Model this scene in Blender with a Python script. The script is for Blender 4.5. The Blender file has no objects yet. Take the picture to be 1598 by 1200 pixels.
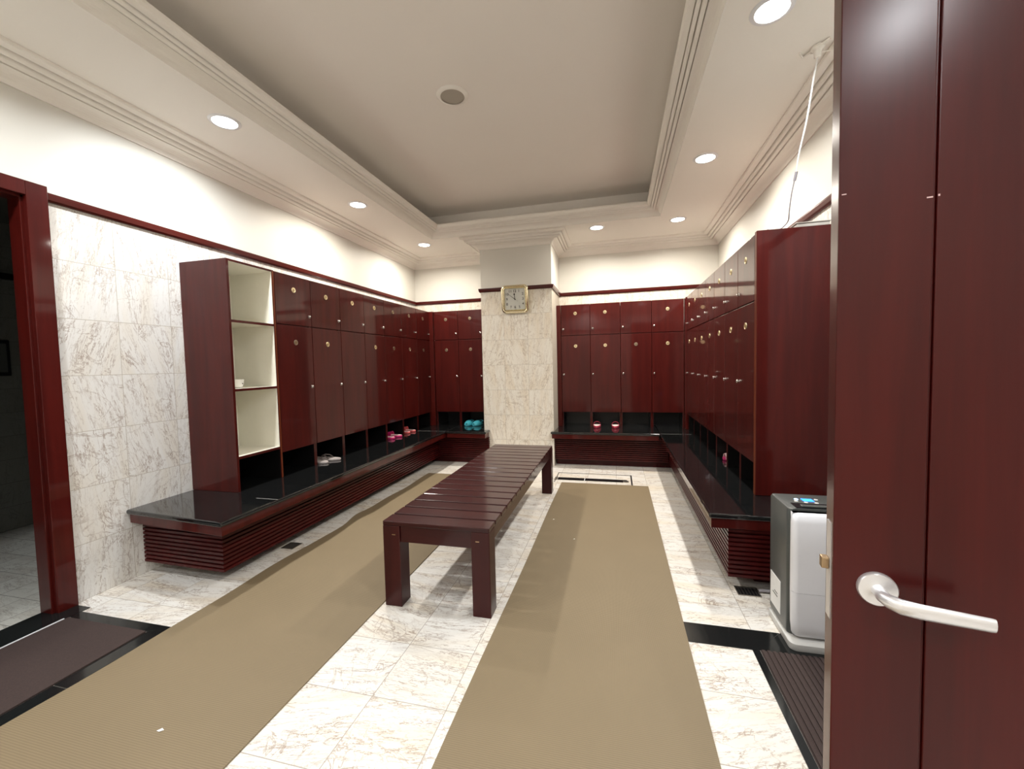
import bpy, bmesh, math, random
from mathutils import Vector, Matrix
random.seed(7)
C = bpy.context.scene.collection
R = math.radians

# ------------------------------------------------------------------ camera, world, exposure
H = 1.314
F, YAW, PITCH, ROLL = 647.5, .2464, .0495, -.0226
cy_, sy_, cp_, sp_ = math.cos(YAW), math.sin(YAW), math.cos(PITCH), math.sin(PITCH)
fw = Vector((-sy_*cp_, cy_*cp_, -sp_)); rt = Vector((cy_, sy_, 0)); up = rt.cross(fw)
r2 = math.cos(ROLL)*rt + math.sin(ROLL)*up; u2 = -math.sin(ROLL)*rt + math.cos(ROLL)*up
cd = bpy.data.cameras.new('camera'); cam = bpy.data.objects.new('camera', cd); C.objects.link(cam)
cd.sensor_fit = 'HORIZONTAL'; cd.sensor_width = 36; cd.lens = 36*F/1598; cd.clip_start = .02
m = Matrix((r2, u2, -fw)).transposed().to_4x4(); m.translation = Vector((0, 0, H)); cam.matrix_world = m
bpy.context.scene.camera = cam
w = bpy.data.worlds.new('world'); bpy.context.scene.world = w; w.use_nodes = True
w.node_tree.nodes['Background'].inputs[0].default_value = (.9, .93, 1, 1)
w.node_tree.nodes['Background'].inputs[1].default_value = .02
vs = bpy.context.scene.view_settings
vs.view_transform = 'Standard'; vs.look = 'None'; vs.gamma = 1; vs.use_curve_mapping = False
vs.exposure = 0.56
LIGHT_W = 16.0
REAR_FILL_W = 15.0  # power of the added rear downlights, fill for the ceiling
LENS = 14.0
COOL = (.95, .98, 1); WARM = (1, .94, .84)

# ------------------------------------------------------------------ node helpers
def new_mat(name):
    m = bpy.data.materials.new(name); m.use_nodes = True
    return m, m.node_tree, m.node_tree.nodes['Principled BSDF']
class NT:
    def __init__(s, nt): s.nt = nt
    def n(s, t, **k):
        x = s.nt.nodes.new(t)
        for a, b in k.items(): setattr(x, a, b)
        return x
    def put(s, sock, v):
        if isinstance(v, bpy.types.NodeSocket): s.nt.links.new(v, sock)
        else: sock.default_value = v
    def math(s, op, a, b=0.0, c=None):
        x = s.n('ShaderNodeMath', operation=op); s.put(x.inputs[0], a); s.put(x.inputs[1], b)
        if c is not None: s.put(x.inputs[2], c)
        return x.outputs[0]
    def mix(s, f, a, b):
        x = s.n('ShaderNodeMix', data_type='RGBA'); s.put(x.inputs[0], f); s.put(x.inputs[6], a); s.put(x.inputs[7], b)
        return x.outputs[2]
    def noise(s, vec, scale, detail=4, rough=.5, dist=0, col=False):
        x = s.n('ShaderNodeTexNoise'); s.put(x.inputs['Vector'], vec); s.put(x.inputs['Scale'], scale)
        s.put(x.inputs['Detail'], detail); s.put(x.inputs['Roughness'], rough); s.put(x.inputs['Distortion'], dist)
        return x.outputs[1 if col else 0]
    def step(s, v, a, b, x0=0.0, x1=1.0):
        x = s.n('ShaderNodeMapRange', interpolation_type='SMOOTHSTEP'); s.put(x.inputs[0], v)
        s.put(x.inputs[1], a); s.put(x.inputs[2], b); s.put(x.inputs[3], x0); s.put(x.inputs[4], x1)
        return x.outputs[0]
    def bump(s, h, strength, dist, bsdf):
        x = s.n('ShaderNodeBump'); s.put(x.inputs['Height'], h); s.put(x.inputs['Strength'], strength); s.put(x.inputs['Distance'], dist)
        s.nt.links.new(x.outputs[0], bsdf.inputs['Normal'])
def plain(name, col, rough=.5, metal=0, coat=0, coat_rough=.05, ior=1.45, var=.06, scale=30, emit=None, es=0, trans=0):
    m, nt, b = new_mat(name); N = NT(nt)
    c = tuple(col)+(1,)
    t = N.n('ShaderNodeTexCoord').outputs['Object']
    f = N.noise(t, scale, 3)
    N.put(b.inputs['Base Color'], N.mix(f, tuple(x*(1-var) for x in col)+(1,), tuple(min(1, x*(1+var)) for x in col)+(1,)))
    b.inputs['Roughness'].default_value = rough; b.inputs['Metallic'].default_value = metal
    b.inputs['Coat Weight'].default_value = coat; b.inputs['Coat Roughness'].default_value = coat_rough
    b.inputs['IOR'].default_value = ior; b.inputs['Transmission Weight'].default_value = trans
    if emit: b.inputs['Emission Color'].default_value = tuple(emit)+(1,); b.inputs['Emission Strength'].default_value = es
    return m
def wood(name, c1, c2, rough=.3, coat=.6, coat_rough=.12, axis='z', scale=1.0, peel=.0):
    m, nt, b = new_mat(name); N = NT(nt)
    t = N.n('ShaderNodeTexCoord').outputs['Object']
    oi = N.n('ShaderNodeObjectInfo').outputs['Random']
    off = N.n('ShaderNodeVectorMath', operation='ADD'); N.put(off.inputs[0], t)
    cx = N.n('ShaderNodeCombineXYZ'); N.put(cx.inputs[0], N.math('MULTIPLY', oi, 7.3)); N.put(cx.inputs[1], N.math('MULTIPLY', oi, 3.1)); N.put(cx.inputs[2], N.math('MULTIPLY', oi, 5.7))
    N.put(off.inputs[1], cx.outputs[0])
    mp = N.n('ShaderNodeMapping'); N.put(mp.inputs[0], off.outputs[0])
    k = {'z': (1, 1, .07), 'x': (.07, 1, 1), 'y': (1, .07, 1)}[axis]
    mp.inputs['Scale'].default_value = tuple(q*scale for q in k)
    g = N.noise(mp.outputs[0], 14, 6, .6, .4); fine = N.noise(mp.outputs[0], 110, 3, .6)
    big = N.noise(off.outputs[0], 1.7, 2)
    f = N.math('ADD', N.math('MULTIPLY', N.step(g, .32, .68), .55), N.math('ADD', N.math('MULTIPLY', fine, .25), N.math('MULTIPLY', big, .25)))
    N.put(b.inputs['Base Color'], N.mix(f, c1+(1,), c2+(1,)))
    b.inputs['Roughness'].default_value = rough; b.inputs['Specular IOR Level'].default_value = .12; b.inputs['Coat IOR'].default_value = 1.30
    b.inputs['Coat Weight'].default_value = coat; b.inputs['Coat Roughness'].default_value = coat_rough
    hgt = N.noise(off.outputs[0], 9, 2)
    N.bump(hgt, .05+peel, .01, b)
    return m
def marble(name, plane, s, phase, white, tint, vein, rough, grout=(.45, .40, .33), veinw=1.0, run='v', gw=.0022, vs=1.0):
    m, nt, b = new_mat(name); N = NT(nt)
    sp = N.n('ShaderNodeSeparateXYZ'); N.put(sp.inputs[0], N.n('ShaderNodeNewGeometry').outputs['Position'])
    u = sp.outputs['XYZ'.index(plane[0])]; v = sp.outputs['XYZ'.index(plane[1])]
    uu = N.math('DIVIDE', N.math('SUBTRACT', u, phase[0]), s[0]); vv = N.math('DIVIDE', N.math('SUBTRACT', v, phase[1]), s[1])
    iu = N.math('FLOOR', uu); iv = N.math('FLOOR', vv)
    def edge(q, sz):
        fr = N.math('SUBTRACT', q, N.math('FLOOR', q)); d = N.math('SUBTRACT', .5, N.math('ABSOLUTE', N.math('SUBTRACT', fr, .5)))
        return N.math('MULTIPLY', d, sz)
    d = N.math('MINIMUM', edge(uu, s[0]), edge(vv, s[1]))
    gm = N.step(d, gw*.35, gw, 1, 0)
    ic = N.n('ShaderNodeCombineXYZ'); N.put(ic.inputs[0], iu); N.put(ic.inputs[1], iv)
    wn = N.n('ShaderNodeTexWhiteNoise', noise_dimensions='3D'); N.put(wn.inputs['Vector'], ic.outputs[0])
    ws = N.n('ShaderNodeSeparateXYZ'); N.put(ws.inputs[0], wn.outputs['Color'])
    # vector inside tile, rotated a little per tile, stretched along the vein run
    ang = N.math('MULTIPLY', N.math('SUBTRACT', ws.outputs[0], .5), .7)
    ca, sa = N.math('COSINE', ang), N.math('SINE', ang)
    ur = N.math('SUBTRACT', N.math('MULTIPLY', u, ca), N.math('MULTIPLY', v, sa))
    vr = N.math('ADD', N.math('MULTIPLY', u, sa), N.math('MULTIPLY', v, ca))
    a, c = (ur, vr) if run == 'v' else (vr, ur)
    cv = N.n('ShaderNodeCombineXYZ')
    N.put(cv.inputs[0], N.math('MULTIPLY', a, 5.0*vs)); N.put(cv.inputs[1], N.math('MULTIPLY', c, .75*vs))
    N.put(cv.inputs[2], N.math('MULTIPLY', ws.outputs[1], 37.0))
    p = cv.outputs[0]
    # warp
    wp = N.noise(p, 2.2, 3, .55, 0, True)
    wv = N.n('ShaderNodeVectorMath', operation='MULTIPLY_ADD'); N.put(wv.inputs[0], wp); wv.inputs[1].default_value = (.22, .22, .2); N.put(wv.inputs[2], p)
    p2 = wv.outputs[0]
    n1 = N.noise(p2, 4.6, 6, .66); n2 = N.noise(p2, 9.0, 5, .62); n3 = N.noise(p, 2.0, 3)
    v1 = N.step(N.math('ABSOLUTE', N.math('SUBTRACT', n1, .5)), 0, .021*veinw, 1, 0)
    v2 = N.step(N.math('ABSOLUTE', N.math('SUBTRACT', n2, .47)), 0, .018*veinw, .6, 0)
    # a few cracks that cross the grain
    cc = N.n('ShaderNodeCombineXYZ'); N.put(cc.inputs[0], N.math('MULTIPLY', ur, 1.6)); N.put(cc.inputs[1], N.math('MULTIPLY', vr, 1.6)); N.put(cc.inputs[2], N.math('MULTIPLY', ws.outputs[2], 19.0))
    n4 = N.noise(cc.outputs[0], 2.4, 6, .6, .8)
    v3 = N.step(N.math('ABSOLUTE', N.math('SUBTRACT', n4, .5)), 0, .012*veinw, .8, 0)
    fade = N.step(N.noise(p, 3.1, 2), .35, .62)
    vsum = N.math('MULTIPLY', N.math('MINIMUM', 1.0, N.math('ADD', v1, N.math('ADD', v2, v3))), N.math('MULTIPLY_ADD', fade, .7, .3))
    base = N.mix(N.math('MULTIPLY', N.step(n3, .42, .72), .8), white+(1,), tint+(1,))
    base = N.mix(N.math('MULTIPLY', ws.outputs[2], .25), base, tint+(1,))
    col = N.mix(N.math('MULTIPLY', vsum, .8), base, vein+(1,))
    col = N.mix(gm, col, grout+(1,))
    N.put(b.inputs['Base Color'], col)
    N.put(b.inputs['Roughness'], N.math('MULTIPLY_ADD', gm, .5, rough))
    N.bump(N.math('SUBTRACT', 1.0, gm), .4, .001, b)
    return m

# ------------------------------------------------------------------ materials
M = {}
M['wood'] = wood('mahogany_varnish', (.038, .0025, .0019), (.080, .0064, .0043), .42, 1, .06)
M['wood_door'] = wood('mahogany_door_leaf', (.038, .0015, .0013), (.074, .0040, .0028), .45, 1, .22, peel=.05)
M['wood_h'] = wood('mahogany_trim', (.050, .0045, .0035), (.085, .0085, .0060), .38, .9, .15, 'y')
M['wood_dark'] = wood('dark_stained_bench_wood', (.022, .0030, .0034), (.044, .0066, .0064), .38, .9, .12, 'x')
M['wood_leg'] = wood('dark_stained_leg_wood', (.026, .0034, .0034), (.048, .0070, .0062), .45, .6, .2, 'z')
M['wood_louvre'] = wood('mahogany_slats', (.034, .0026, .003), (.068, .0058, .0052), .45, .6, .2, 'y')
M['edge'] = wood('orange_edge_banding', (.11, .022, .009), (.17, .040, .015), .4, .3, .15)
M['black_lam'] = plain('black_laminate', (.006, .005, .005), .35, var=.1)
M['granite'] = plain('polished_black_granite', (.0075, .0078, .0080), .07, coat=.3, coat_rough=.03, ior=1.5, var=.5, scale=260)
M['cream_lam'] = plain('cream_laminate', (.93, .90, .78), .5, var=.02)
M['paint'] = plain('cream_wall_paint', (.72, .70, .64), .5, var=.015, scale=3)
M['ceil'] = plain('ceiling_paint', (.90, .865, .80), .65, var=.02, scale=2)
M['recess'] = plain('recess_ceiling_paint', (.90, .85, .79), .75, var=.02, scale=1.2)
W_, T_, V_ = (.86, .84, .80), (.82, .72, .58), (.42, .30, .21)
M['marble_x'] = marble('marble_wall_tiles_side', 'YZ', (.315, .3255), (1.617, .0), (.80, .79, .77), (.76, .71, .63), (.34, .26, .21), .14, run='v')
M['marble_y'] = marble('marble_wall_tiles_back', 'XZ', (.315, .3255), (-1.72, .0), (.84, .80, .72), (.78, .69, .56), (.45, .36, .27), .2, run='v', veinw=1.25, vs=1.3)
M['floor'] = marble('marble_floor_tiles', 'XY', (.316, .3155), (-.958, 1.405), (.76, .74, .70), (.72, .64, .52), (.25, .16, .105), .34, run='u', grout=(.36, .31, .26))
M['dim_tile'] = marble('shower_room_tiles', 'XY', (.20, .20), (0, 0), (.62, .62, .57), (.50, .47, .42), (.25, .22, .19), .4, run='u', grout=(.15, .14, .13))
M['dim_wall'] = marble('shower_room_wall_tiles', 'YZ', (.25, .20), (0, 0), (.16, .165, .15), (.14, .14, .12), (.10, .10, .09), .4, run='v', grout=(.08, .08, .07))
M['gold'] = plain('polished_brass', (.88, .80, .56), .22, 1, var=.05)
M['brass'] = plain('brass_number_disc', (.90, .76, .48), .32, 1, var=.08)
M['dim_brass'] = plain('brass_dim_reflection', (.36, .29, .21), .4, 1, var=.12)  # darker copy of the disc brass, dim reflection put into the colour
M['bronze'] = plain('bronze_numbers', (.30, .20, .09), .4, 1)
M['ink'] = plain('dark_engraving', (.03, .02, .015), .5)
M['chrome'] = plain('chrome_knob', (.82, .80, .79), .14, 1, var=.02)
M['nickel'] = plain('satin_nickel', (.86, .86, .88), .34, .75, var=.02)
M['latch'] = plain('aged_brass_latch', (.42, .30, .18), .35, 1, var=.1)
M['white_pl'] = plain('white_plastic', (.80, .80, .82), .3, coat=.3, coat_rough=.2, var=.01)
M['grey_pl'] = plain('dark_grey_plastic', (.075, .08, .075), .38, coat=.2, coat_rough=.2, var=.05)
M['lightgrey'] = plain('light_grey_plastic', (.62, .61, .58), .4, var=.02)
M['black_pl'] = plain('black_plastic', (.008, .008, .01), .3)
M['blue'] = plain('blue_display', (.02, .10, .6), .3, emit=(.03, .22, 1), es=2.5)
M['bluedot'] = plain('blue_indicator', (.4, .6, 1), .3, emit=(.4, .65, 1), es=3)
M['face'] = plain('clock_face', (.62, .62, .57), .45, var=.02)
M['teal'] = plain('teal_foam', (.05, .36, .44), .45, var=.06)
M['pink'] = plain('magenta_rubber', (.52, .02, .14), .4, var=.06)
M['rose'] = plain('rose_red_foam', (.50, .05, .09), .5, var=.08)
M['salmon'] = plain('salmon_red_foam', (.62, .10, .10), .5, var=.06)
M['blush'] = plain('pale_pink_insole', (.78, .55, .55), .55, var=.04)
M['white_fo'] = plain('white_foam_band', (.82, .76, .72), .5, var=.03)
M['grey_fo'] = plain('grey_foam', (.42, .37, .35), .5, var=.06)
M['grey_dk'] = plain('dark_grey_strap', (.16, .13, .12), .5, var=.1)
M['cer'] = plain('white_ceramic', (.82, .80, .74), .2, var=.01)
M['spk'] = plain('speaker_mesh', (.42, .38, .32), .7, var=.15, scale=400)
M['cable'] = plain('white_cable', (.80, .78, .76), .45)
M['grey_cable'] = plain('grey_cable', (.30, .28, .30), .45)
M['clear'] = plain('translucent_white_plastic', (.52, .50, .45), .35, var=.02)
M['paper'] = plain('white_paper', (.85, .85, .83), .7)
M['steel'] = plain('stainless_drain', (.45, .42, .38), .35, 1, var=.1)
M['black_floor'] = plain('black_floor_granite', (.010, .011, .011), .12, var=.4, scale=200)
def lens_mat(name, col):
    m, nt, b = new_mat(name); e = nt.nodes.new('ShaderNodeEmission'); e.inputs[0].default_value = col+(1,); e.inputs[1].default_value = LENS
    nt.links.new(e.outputs[0], nt.nodes['Material Output'].inputs[0]); return m
M['lens_c'] = lens_mat('downlight_lens_cool', COOL); M['lens_w'] = lens_mat('downlight_lens_warm', WARM)
def weave():
    m, nt, b = new_mat('woven_tan_mat'); N = NT(nt)
    sp = N.n('ShaderNodeSeparateXYZ'); N.put(sp.inputs[0], N.n('ShaderNodeTexCoord').outputs['Object'])
    k = 2*math.pi/.0085
    a = N.math('SINE', N.math('MULTIPLY', N.math('ADD', sp.outputs[0], N.math('MULTIPLY', sp.outputs[1], .55)), k))
    c = N.math('SINE', N.math('MULTIPLY', N.math('SUBTRACT', sp.outputs[0], N.math('MULTIPLY', sp.outputs[1], .55)), k))
    f = N.step(N.math('MULTIPLY', a, c), -.7, .5)
    t = N.noise(N.n('ShaderNodeTexCoord').outputs['Object'], 3, 3)
    N.put(b.inputs['Base Color'], N.mix(N.math('MULTIPLY_ADD', f, .75, N.math('MULTIPLY', t, .25)), (.150, .111, .062, 1), (.246, .185, .106, 1)))
    b.inputs['Roughness'].default_value = .62
    N.bump(f, .22, .001, b); return m
M['weave'] = weave()
def rubber(name, c1, c2):
    m, nt, b = new_mat(name); N = NT(nt); t = N.n('ShaderNodeTexCoord').outputs['Object']
    f = N.noise(t, 180, 4, .7)
    N.put(b.inputs['Base Color'], N.mix(f, c1+(1,), c2+(1,))); b.inputs['Roughness'].default_value = .85
    N.bump(f, .4, .002, b); return m
M['mat_brown'] = rubber('brown_pile_mat', (.014, .007, .006), (.060, .035, .030))

# ------------------------------------------------------------------ mesh builder
class MB:
    def __init__(s): s.v = []; s.f = []; s.mi = []; s.sm = []; s.cur = 0; s.smooth = False; s.T = None
    def add(s, vs, fs):
        b = len(s.v); s.v += [tuple(s.T @ Vector(p)) if s.T else tuple(p) for p in vs]
        for f in fs: s.f.append([b+i for i in f]); s.mi.append(s.cur); s.sm.append(s.smooth)
        return s
    def box(s, x0, y0, z0, x1, y1, z1):
        return s.add([(x0,y0,z0),(x1,y0,z0),(x1,y1,z0),(x0,y1,z0),(x0,y0,z1),(x1,y0,z1),(x1,y1,z1),(x0,y1,z1)],
                     [(3,2,1,0),(4,5,6,7),(0,1,5,4),(1,2,6,5),(2,3,7,6),(3,0,4,7)])
    def prism(s, poly, z0, z1, poly2=None):
        n = len(poly); p2 = poly2 or poly
        return s.add([(x,y,z0) for x,y in poly]+[(x,y,z1) for x,y in p2], [tuple(range(n-1,-1,-1)), tuple(range(n,2*n))]+[(i,(i+1)%n,n+(i+1)%n,n+i) for i in range(n)])
    def rings(s, rings, cap=True, closed_ring=True):
        n = len(rings[0]); vs = [p for r in rings for p in r]; fs = []
        for k in range(len(rings)-1):
            for i in range(n if closed_ring else n-1):
                j = (i+1)%n; fs.append((k*n+i, k*n+j, (k+1)*n+j, (k+1)*n+i))
        if cap: fs.append(tuple(range(n-1,-1,-1))); fs.append(tuple((len(rings)-1)*n+i for i in range(n)))
        return s.add(vs, fs)
    def lathe(s, prof, c=(0,0,0), axis='z', seg=24, cap=True):
        rs = []
        for r, h in prof:
            ring = []
            for i in range(seg):
                a = 2*math.pi*i/seg; p, q = r*math.cos(a), r*math.sin(a)
                v = {'z': (p,q,h), 'y': (p,h,q), 'x': (h,p,q)}[axis]
                ring.append((c[0]+v[0], c[1]+v[1], c[2]+v[2]))
            rs.append(ring)
        return s.rings(rs, cap)
    def tube(s, pts, r, seg=8, rb=None):
        pts = [Vector(p) for p in pts]; rs = []
        prev = None
        for i, p in enumerate(pts):
            t = (pts[min(i+1,len(pts)-1)]-pts[max(i-1,0)]).normalized()
            a = prev if prev is not None else (Vector((0,0,1)) if abs(t.z) < .9 else Vector((1,0,0)))
            n = (a-t*a.dot(t)).normalized(); prev = n; b = t.cross(n)
            rr = r[i] if isinstance(r, (list, tuple)) else r
            rbb = (rb[i] if isinstance(rb, (list, tuple)) else rb) if rb else rr
            rs.append([tuple(p+n*rr*math.cos(2*math.pi*k/seg)+b*rbb*math.sin(2*math.pi*k/seg)) for k in range(seg)])
        return s.rings(rs)
    def sweep(s, path, prof, closed=True, side=1):
        """profile (p, z) carried along an XY path; p is measured to the left (side 1) of the path"""
        n = len(path); rs = []
        for i in range(n):
            def nrm(a, b):
                dx, dy = b[0]-a[0], b[1]-a[1]; l = math.hypot(dx, dy); return (-dy/l*side, dx/l*side)
            ns = []
            if closed or i > 0: ns.append(nrm(path[i-1], path[i]))
            if closed or i < n-1: ns.append(nrm(path[i], path[(i+1)%n]))
            if len(ns) == 2:
                d = 1+ns[0][0]*ns[1][0]+ns[0][1]*ns[1][1]; m = ((ns[0][0]+ns[1][0])/d, (ns[0][1]+ns[1][1])/d)
            else: m = ns[0]
            rs.append([(path[i][0]+m[0]*p, path[i][1]+m[1]*p, z) for p, z in prof])
        if closed: rs.append(rs[0])
        return s.rings(rs, not closed)
    def build(s, name, mats, parent=None, bevel=0, seg=2, origin=None):
        o0 = Vector(origin) if origin else (parent_loc(parent) if parent else Vector((0,0,0)))
        me = bpy.data.meshes.new(name); me.from_pydata([tuple(Vector(p)-o0) for p in s.v], [], s.f)
        for mm in (mats if isinstance(mats, (list, tuple)) else [mats]): me.materials.append(mm)
        for p, i, sm in zip(me.polygons, s.mi, s.sm): p.material_index = i; p.use_smooth = sm
        bm = bmesh.new(); bm.from_mesh(me)
        bmesh.ops.recalc_face_normals(bm, faces=bm.faces)
        for e in bm.edges:
            if len(e.link_faces) == 2 and e.calc_face_angle(0) > R(42): e.smooth = False
        bm.to_mesh(me); bm.free()
        o = bpy.data.objects.new(name, me); C.objects.link(o)
        if parent: o.parent = parent
        elif origin: o.location = o0
        if bevel:
            b = o.modifiers.new('bevel', 'BEVEL'); b.width = bevel; b.segments = seg; b.limit_method = 'ANGLE'; b.angle_limit = R(35)
        return o
def parent_loc(o):
    v = Vector((0,0,0))
    while o: v += Vector(o.location); o = o.parent
    return v
def thing(name, label, cat, loc=(0,0,0), rz=0, group=None):
    o = bpy.data.objects.new(name, None); C.objects.link(o); o.location = loc; o.rotation_euler = (0,0,rz)
    o.empty_display_size = .05; o['label'] = label; o['category'] = cat
    if group: o['group'] = group
    return o
def tag(o, label, cat, group=None):
    o['label'] = label; o['category'] = cat
    if group: o['group'] = group
    return o
def struct(o): o['kind'] = 'structure'; return o
def dup(root, loc, rz, label):
    r = root.copy(); C.objects.link(r); r.location = loc; r.rotation_euler = (0,0,rz); r['label'] = label
    def rec(a, b):
        for ch in list(a.children):
            c = ch.copy(); C.objects.link(c); c.parent = b; rec(ch, c)
    rec(root, r); return r
ORD = ['first', 'second', 'third', 'fourth', 'fifth', 'sixth', 'seventh', 'eighth']

# ------------------------------------------------------------------ room shell
XL, XR, YB, YF = -3.007, 1.297, 5.939, -1.8
ZC, ZI, ZR = 2.92, 3.04, 3.24
ZT = 2.299                      # top of the rail
PX0, PX1, PY = -1.705, -.774, 5.221
def mbx(*a): return MB().box(*a)
struct(mbx(XL-.08, YF-.1, -.1, XR+.1, YB+.1, 0).build('floor', M['floor']))
# left wall with doorway (y .60 - 1.541), tiled below the rail, painted above
DY0, DY1, DZ = .60, 1.545, 2.265
b = MB(); b.box(XL-.08, YF, 0, XL, DY0, ZT); b.box(XL-.08, DY1, 0, XL, YB, ZT); b.box(XL-.08, DY0, DZ, XL, DY1, ZT); b.cur = 1; b.box(XL-.08, YF, ZT, XL, YB, ZR+.1)
struct(b.build('wall_left', [M['marble_x'], M['paint']]))
# right wall with entry opening
EY0, EY1 = .63, 1.56
b = MB(); b.box(XR, YF, 0, XR+.14, EY0, ZT); b.box(XR, EY1, 0, XR+.14, YB, ZT); b.box(XR, EY0, DZ, XR+.14, EY1, ZT); b.cur = 1; b.box(XR, YF, ZT, XR+.14, YB, ZR+.1)
struct(b.build('wall_right', [M['marble_x'], M['paint']]))
b = MB(); b.box(XL-.08, YB, 0, XR+.14, YB+.12, ZT); b.cur = 1; b.box(XL-.08, YB, ZT, XR+.14, YB+.12, ZR+.1)
struct(b.build('wall_back', [M['marble_y'], M['paint']]))
b = MB(); b.box(XL-.08, YF-.12, 0, XR+.14, YF, ZT); b.cur = 1; b.box(XL-.08, YF-.12, ZT, XR+.14, YF, ZR+.1)
struct(b.build('wall_front', [M['marble_y'], M['paint']]))
b = MB(); b.box(PX0, PY, 0, PX1, YB-.001, ZT); b.cur = 1; b.box(PX0, PY, ZT, PX1, YB-.001, ZC)
struct(b.build('wall_pillar', [M['marble_y'], M['paint']]))
# soffit ring and coffer
CX0, CX1, CY0, CY1 = -2.26, .4994, -.95, 4.958
LP = .15
b = MB()
b.box(XL, YF, ZC, CX0, YB, ZC+.04); b.box(CX1, YF, ZC, XR, YB, ZC+.04); b.box(CX0, YF, ZC, CX1, CY0, ZC+.04); b.box(CX0, CY1, ZC, CX1, YB, ZC+.04)
struct(b.build('ceiling', M['ceil']))
b = MB(); b.box(CX0-.12, CY0-.12, ZR, CX1+.12, CY1+.12, ZR+.04)
for q in ((CX0-.14, CY0-.14, CX0-.12, CY1+.14), (CX1+.12, CY0-.14, CX1+.14, CY1+.14), (CX0-.12, CY0-.14, CX1+.12, CY0-.12), (CX0-.12, CY1+.12, CX1+.12, CY1+.14)):
    b.box(q[0], q[1], ZC+.04, q[2], q[3], ZR+.04)
struct(b.build('ceiling_recess', M['recess']))
def curve(p0, p1, n, bulge):      # quarter cove between two profile points
    out = []
    for i in range(n+1):
        t = i/n*math.pi/2
        a, c = (math.sin(t), 1-math.cos(t)) if bulge else (1-math.cos(t), math.sin(t))
        out.append((p0[0]+(p1[0]-p0[0])*a, p0[1]+(p1[1]-p0[1])*c))
    return out
def bead(p0, z0, p1, z1, n=5):      # convex rounded step that ends in a small groove
    return [(p0+(p1-p0)*math.sin(k/n*math.pi/2), z0+(z1-z0)*(1-math.cos(k/n*math.pi/2))) for k in range(n+1)]
GV = .020
cof = [(0, ZC+.012), (0, ZC-.006), (.006, ZC-.006), (.006, ZC+.004)] + curve((.006, ZC+.004), (.066, ZC+.046), 6, False)[1:] + \
      [(.066, ZC+.046+GV), (.073, ZC+.046+GV)] + bead(.073, ZC+.044, .092, ZC+.058) + [(.092, ZC+.058+GV), (.099, ZC+.058+GV)] + bead(.099, ZC+.058, .116, ZC+.070) + \
      [(.116, ZC+.070+GV), (.122, ZC+.070+GV)] + [(.122, ZC+.074), (.150, ZC+.086), (.156, ZC+.104), (.156, ZC+.120), (.150, ZC+.125), (-.08, ZC+.125), (-.08, ZC+.012)]
b = MB(); b.sweep([(CX0, CY0), (CX1, CY0), (CX1, CY1), (CX0, CY1)], cof)
struct(b.build('trim_coffer', M['ceil']))
ZK = 2.803
cr = [(0, ZK-.006), (.010, ZK-.006), (.012, ZK+.002)] + curve((.014, ZK+.004), (.092, ZK+.044), 6, False)[1:] + \
     [(.092, ZK+.044+GV), (.103, ZK+.044+GV)] + bead(.103, ZK+.046, .124, ZK+.062) + [(.124, ZK+.062+GV), (.135, ZK+.062+GV)] + bead(.135, ZK+.066, .152, ZK+.080) + \
     [(.152, ZK+.080+GV), (.162, ZK+.080+GV), (.162, ZK+.090), (.198, ZK+.098), (.204, ZK+.104), (.204, ZC+.001), (0, ZC+.001)]
b = MB(); b.sweep([(XL, YF), (XR, YF), (XR, YB), (PX1, YB), (PX1, PY), (PX0, PY), (PX0, YB), (XL, YB)], cr)
struct(b.build('trim_crown', M['ceil']))
# dark wood rail round the walls
rail = [(0, ZT-.046), (.014, ZT-.046), (.022, ZT-.036), (.026, ZT-.010), (.026, ZT), (0, ZT)]
def railpart(nm, path): struct(MB().sweep(path, rail, closed=False).build(nm, M['wood_h']))
railpart('trim_rail_back', [(XR, EY1+.08), (XR, YB), (PX1, YB), (PX1, PY), (PX0, PY), (PX0, YB), (XL, YB), (XL, DY1+.077)])
railpart('trim_rail_front', [(XL, DY0-.077), (XL, YF), (XR, YF), (XR, EY0-.08)])
# door frames (casing + jambs)
def frame(nm, x, d, y0, y1, zt, cw=.077, cwt=.064, dep=.18):
    b = MB()
    for a, c in ((y0-cw, y0+.012), (y1-.012, y1+cw)):
        b.box(min(x, x+.03*d), a, 0, max(x, x+.03*d), c, zt+cwt)
    b.box(min(x, x+.03*d), y0+.012, zt-.012, max(x, x+.03*d), y1-.012, zt+cwt)
    xa, xb = sorted((x+.002*d, x-dep*d))
    b.box(xa, y0-.02, 0, xb, y0+.025, zt); b.box(xa, y1-.025, 0, xb, y1+.02, zt); b.box(xa, y0, zt-.025, xb, y1, zt+.02)
    return struct(b.build(nm, M['wood'], bevel=.003))
frame('trim_door_left', XL, 1, DY0, DY1, DZ, dep=.09)
frame('trim_door_right', XR, -1, EY0, EY1, DZ)
# room beyond the left doorway
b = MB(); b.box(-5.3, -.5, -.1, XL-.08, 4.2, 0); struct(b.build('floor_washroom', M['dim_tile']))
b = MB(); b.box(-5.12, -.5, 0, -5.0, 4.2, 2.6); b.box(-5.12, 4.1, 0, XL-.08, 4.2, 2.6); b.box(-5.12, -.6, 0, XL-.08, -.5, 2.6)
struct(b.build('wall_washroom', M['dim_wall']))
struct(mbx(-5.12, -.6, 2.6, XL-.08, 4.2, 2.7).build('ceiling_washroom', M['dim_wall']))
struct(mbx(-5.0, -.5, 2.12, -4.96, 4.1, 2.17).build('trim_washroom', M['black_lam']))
b = MB(); b.box(XL-.08, DY0, -.02, XL+.13, DY1+.07, .004); struct(b.build('trim_threshold_left', M['black_floor']))
struct(mbx(XL+.128, DY0, -.01, XL+.136, 1.50, .010).build('trim_threshold_strip', M['white_pl']))
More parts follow.
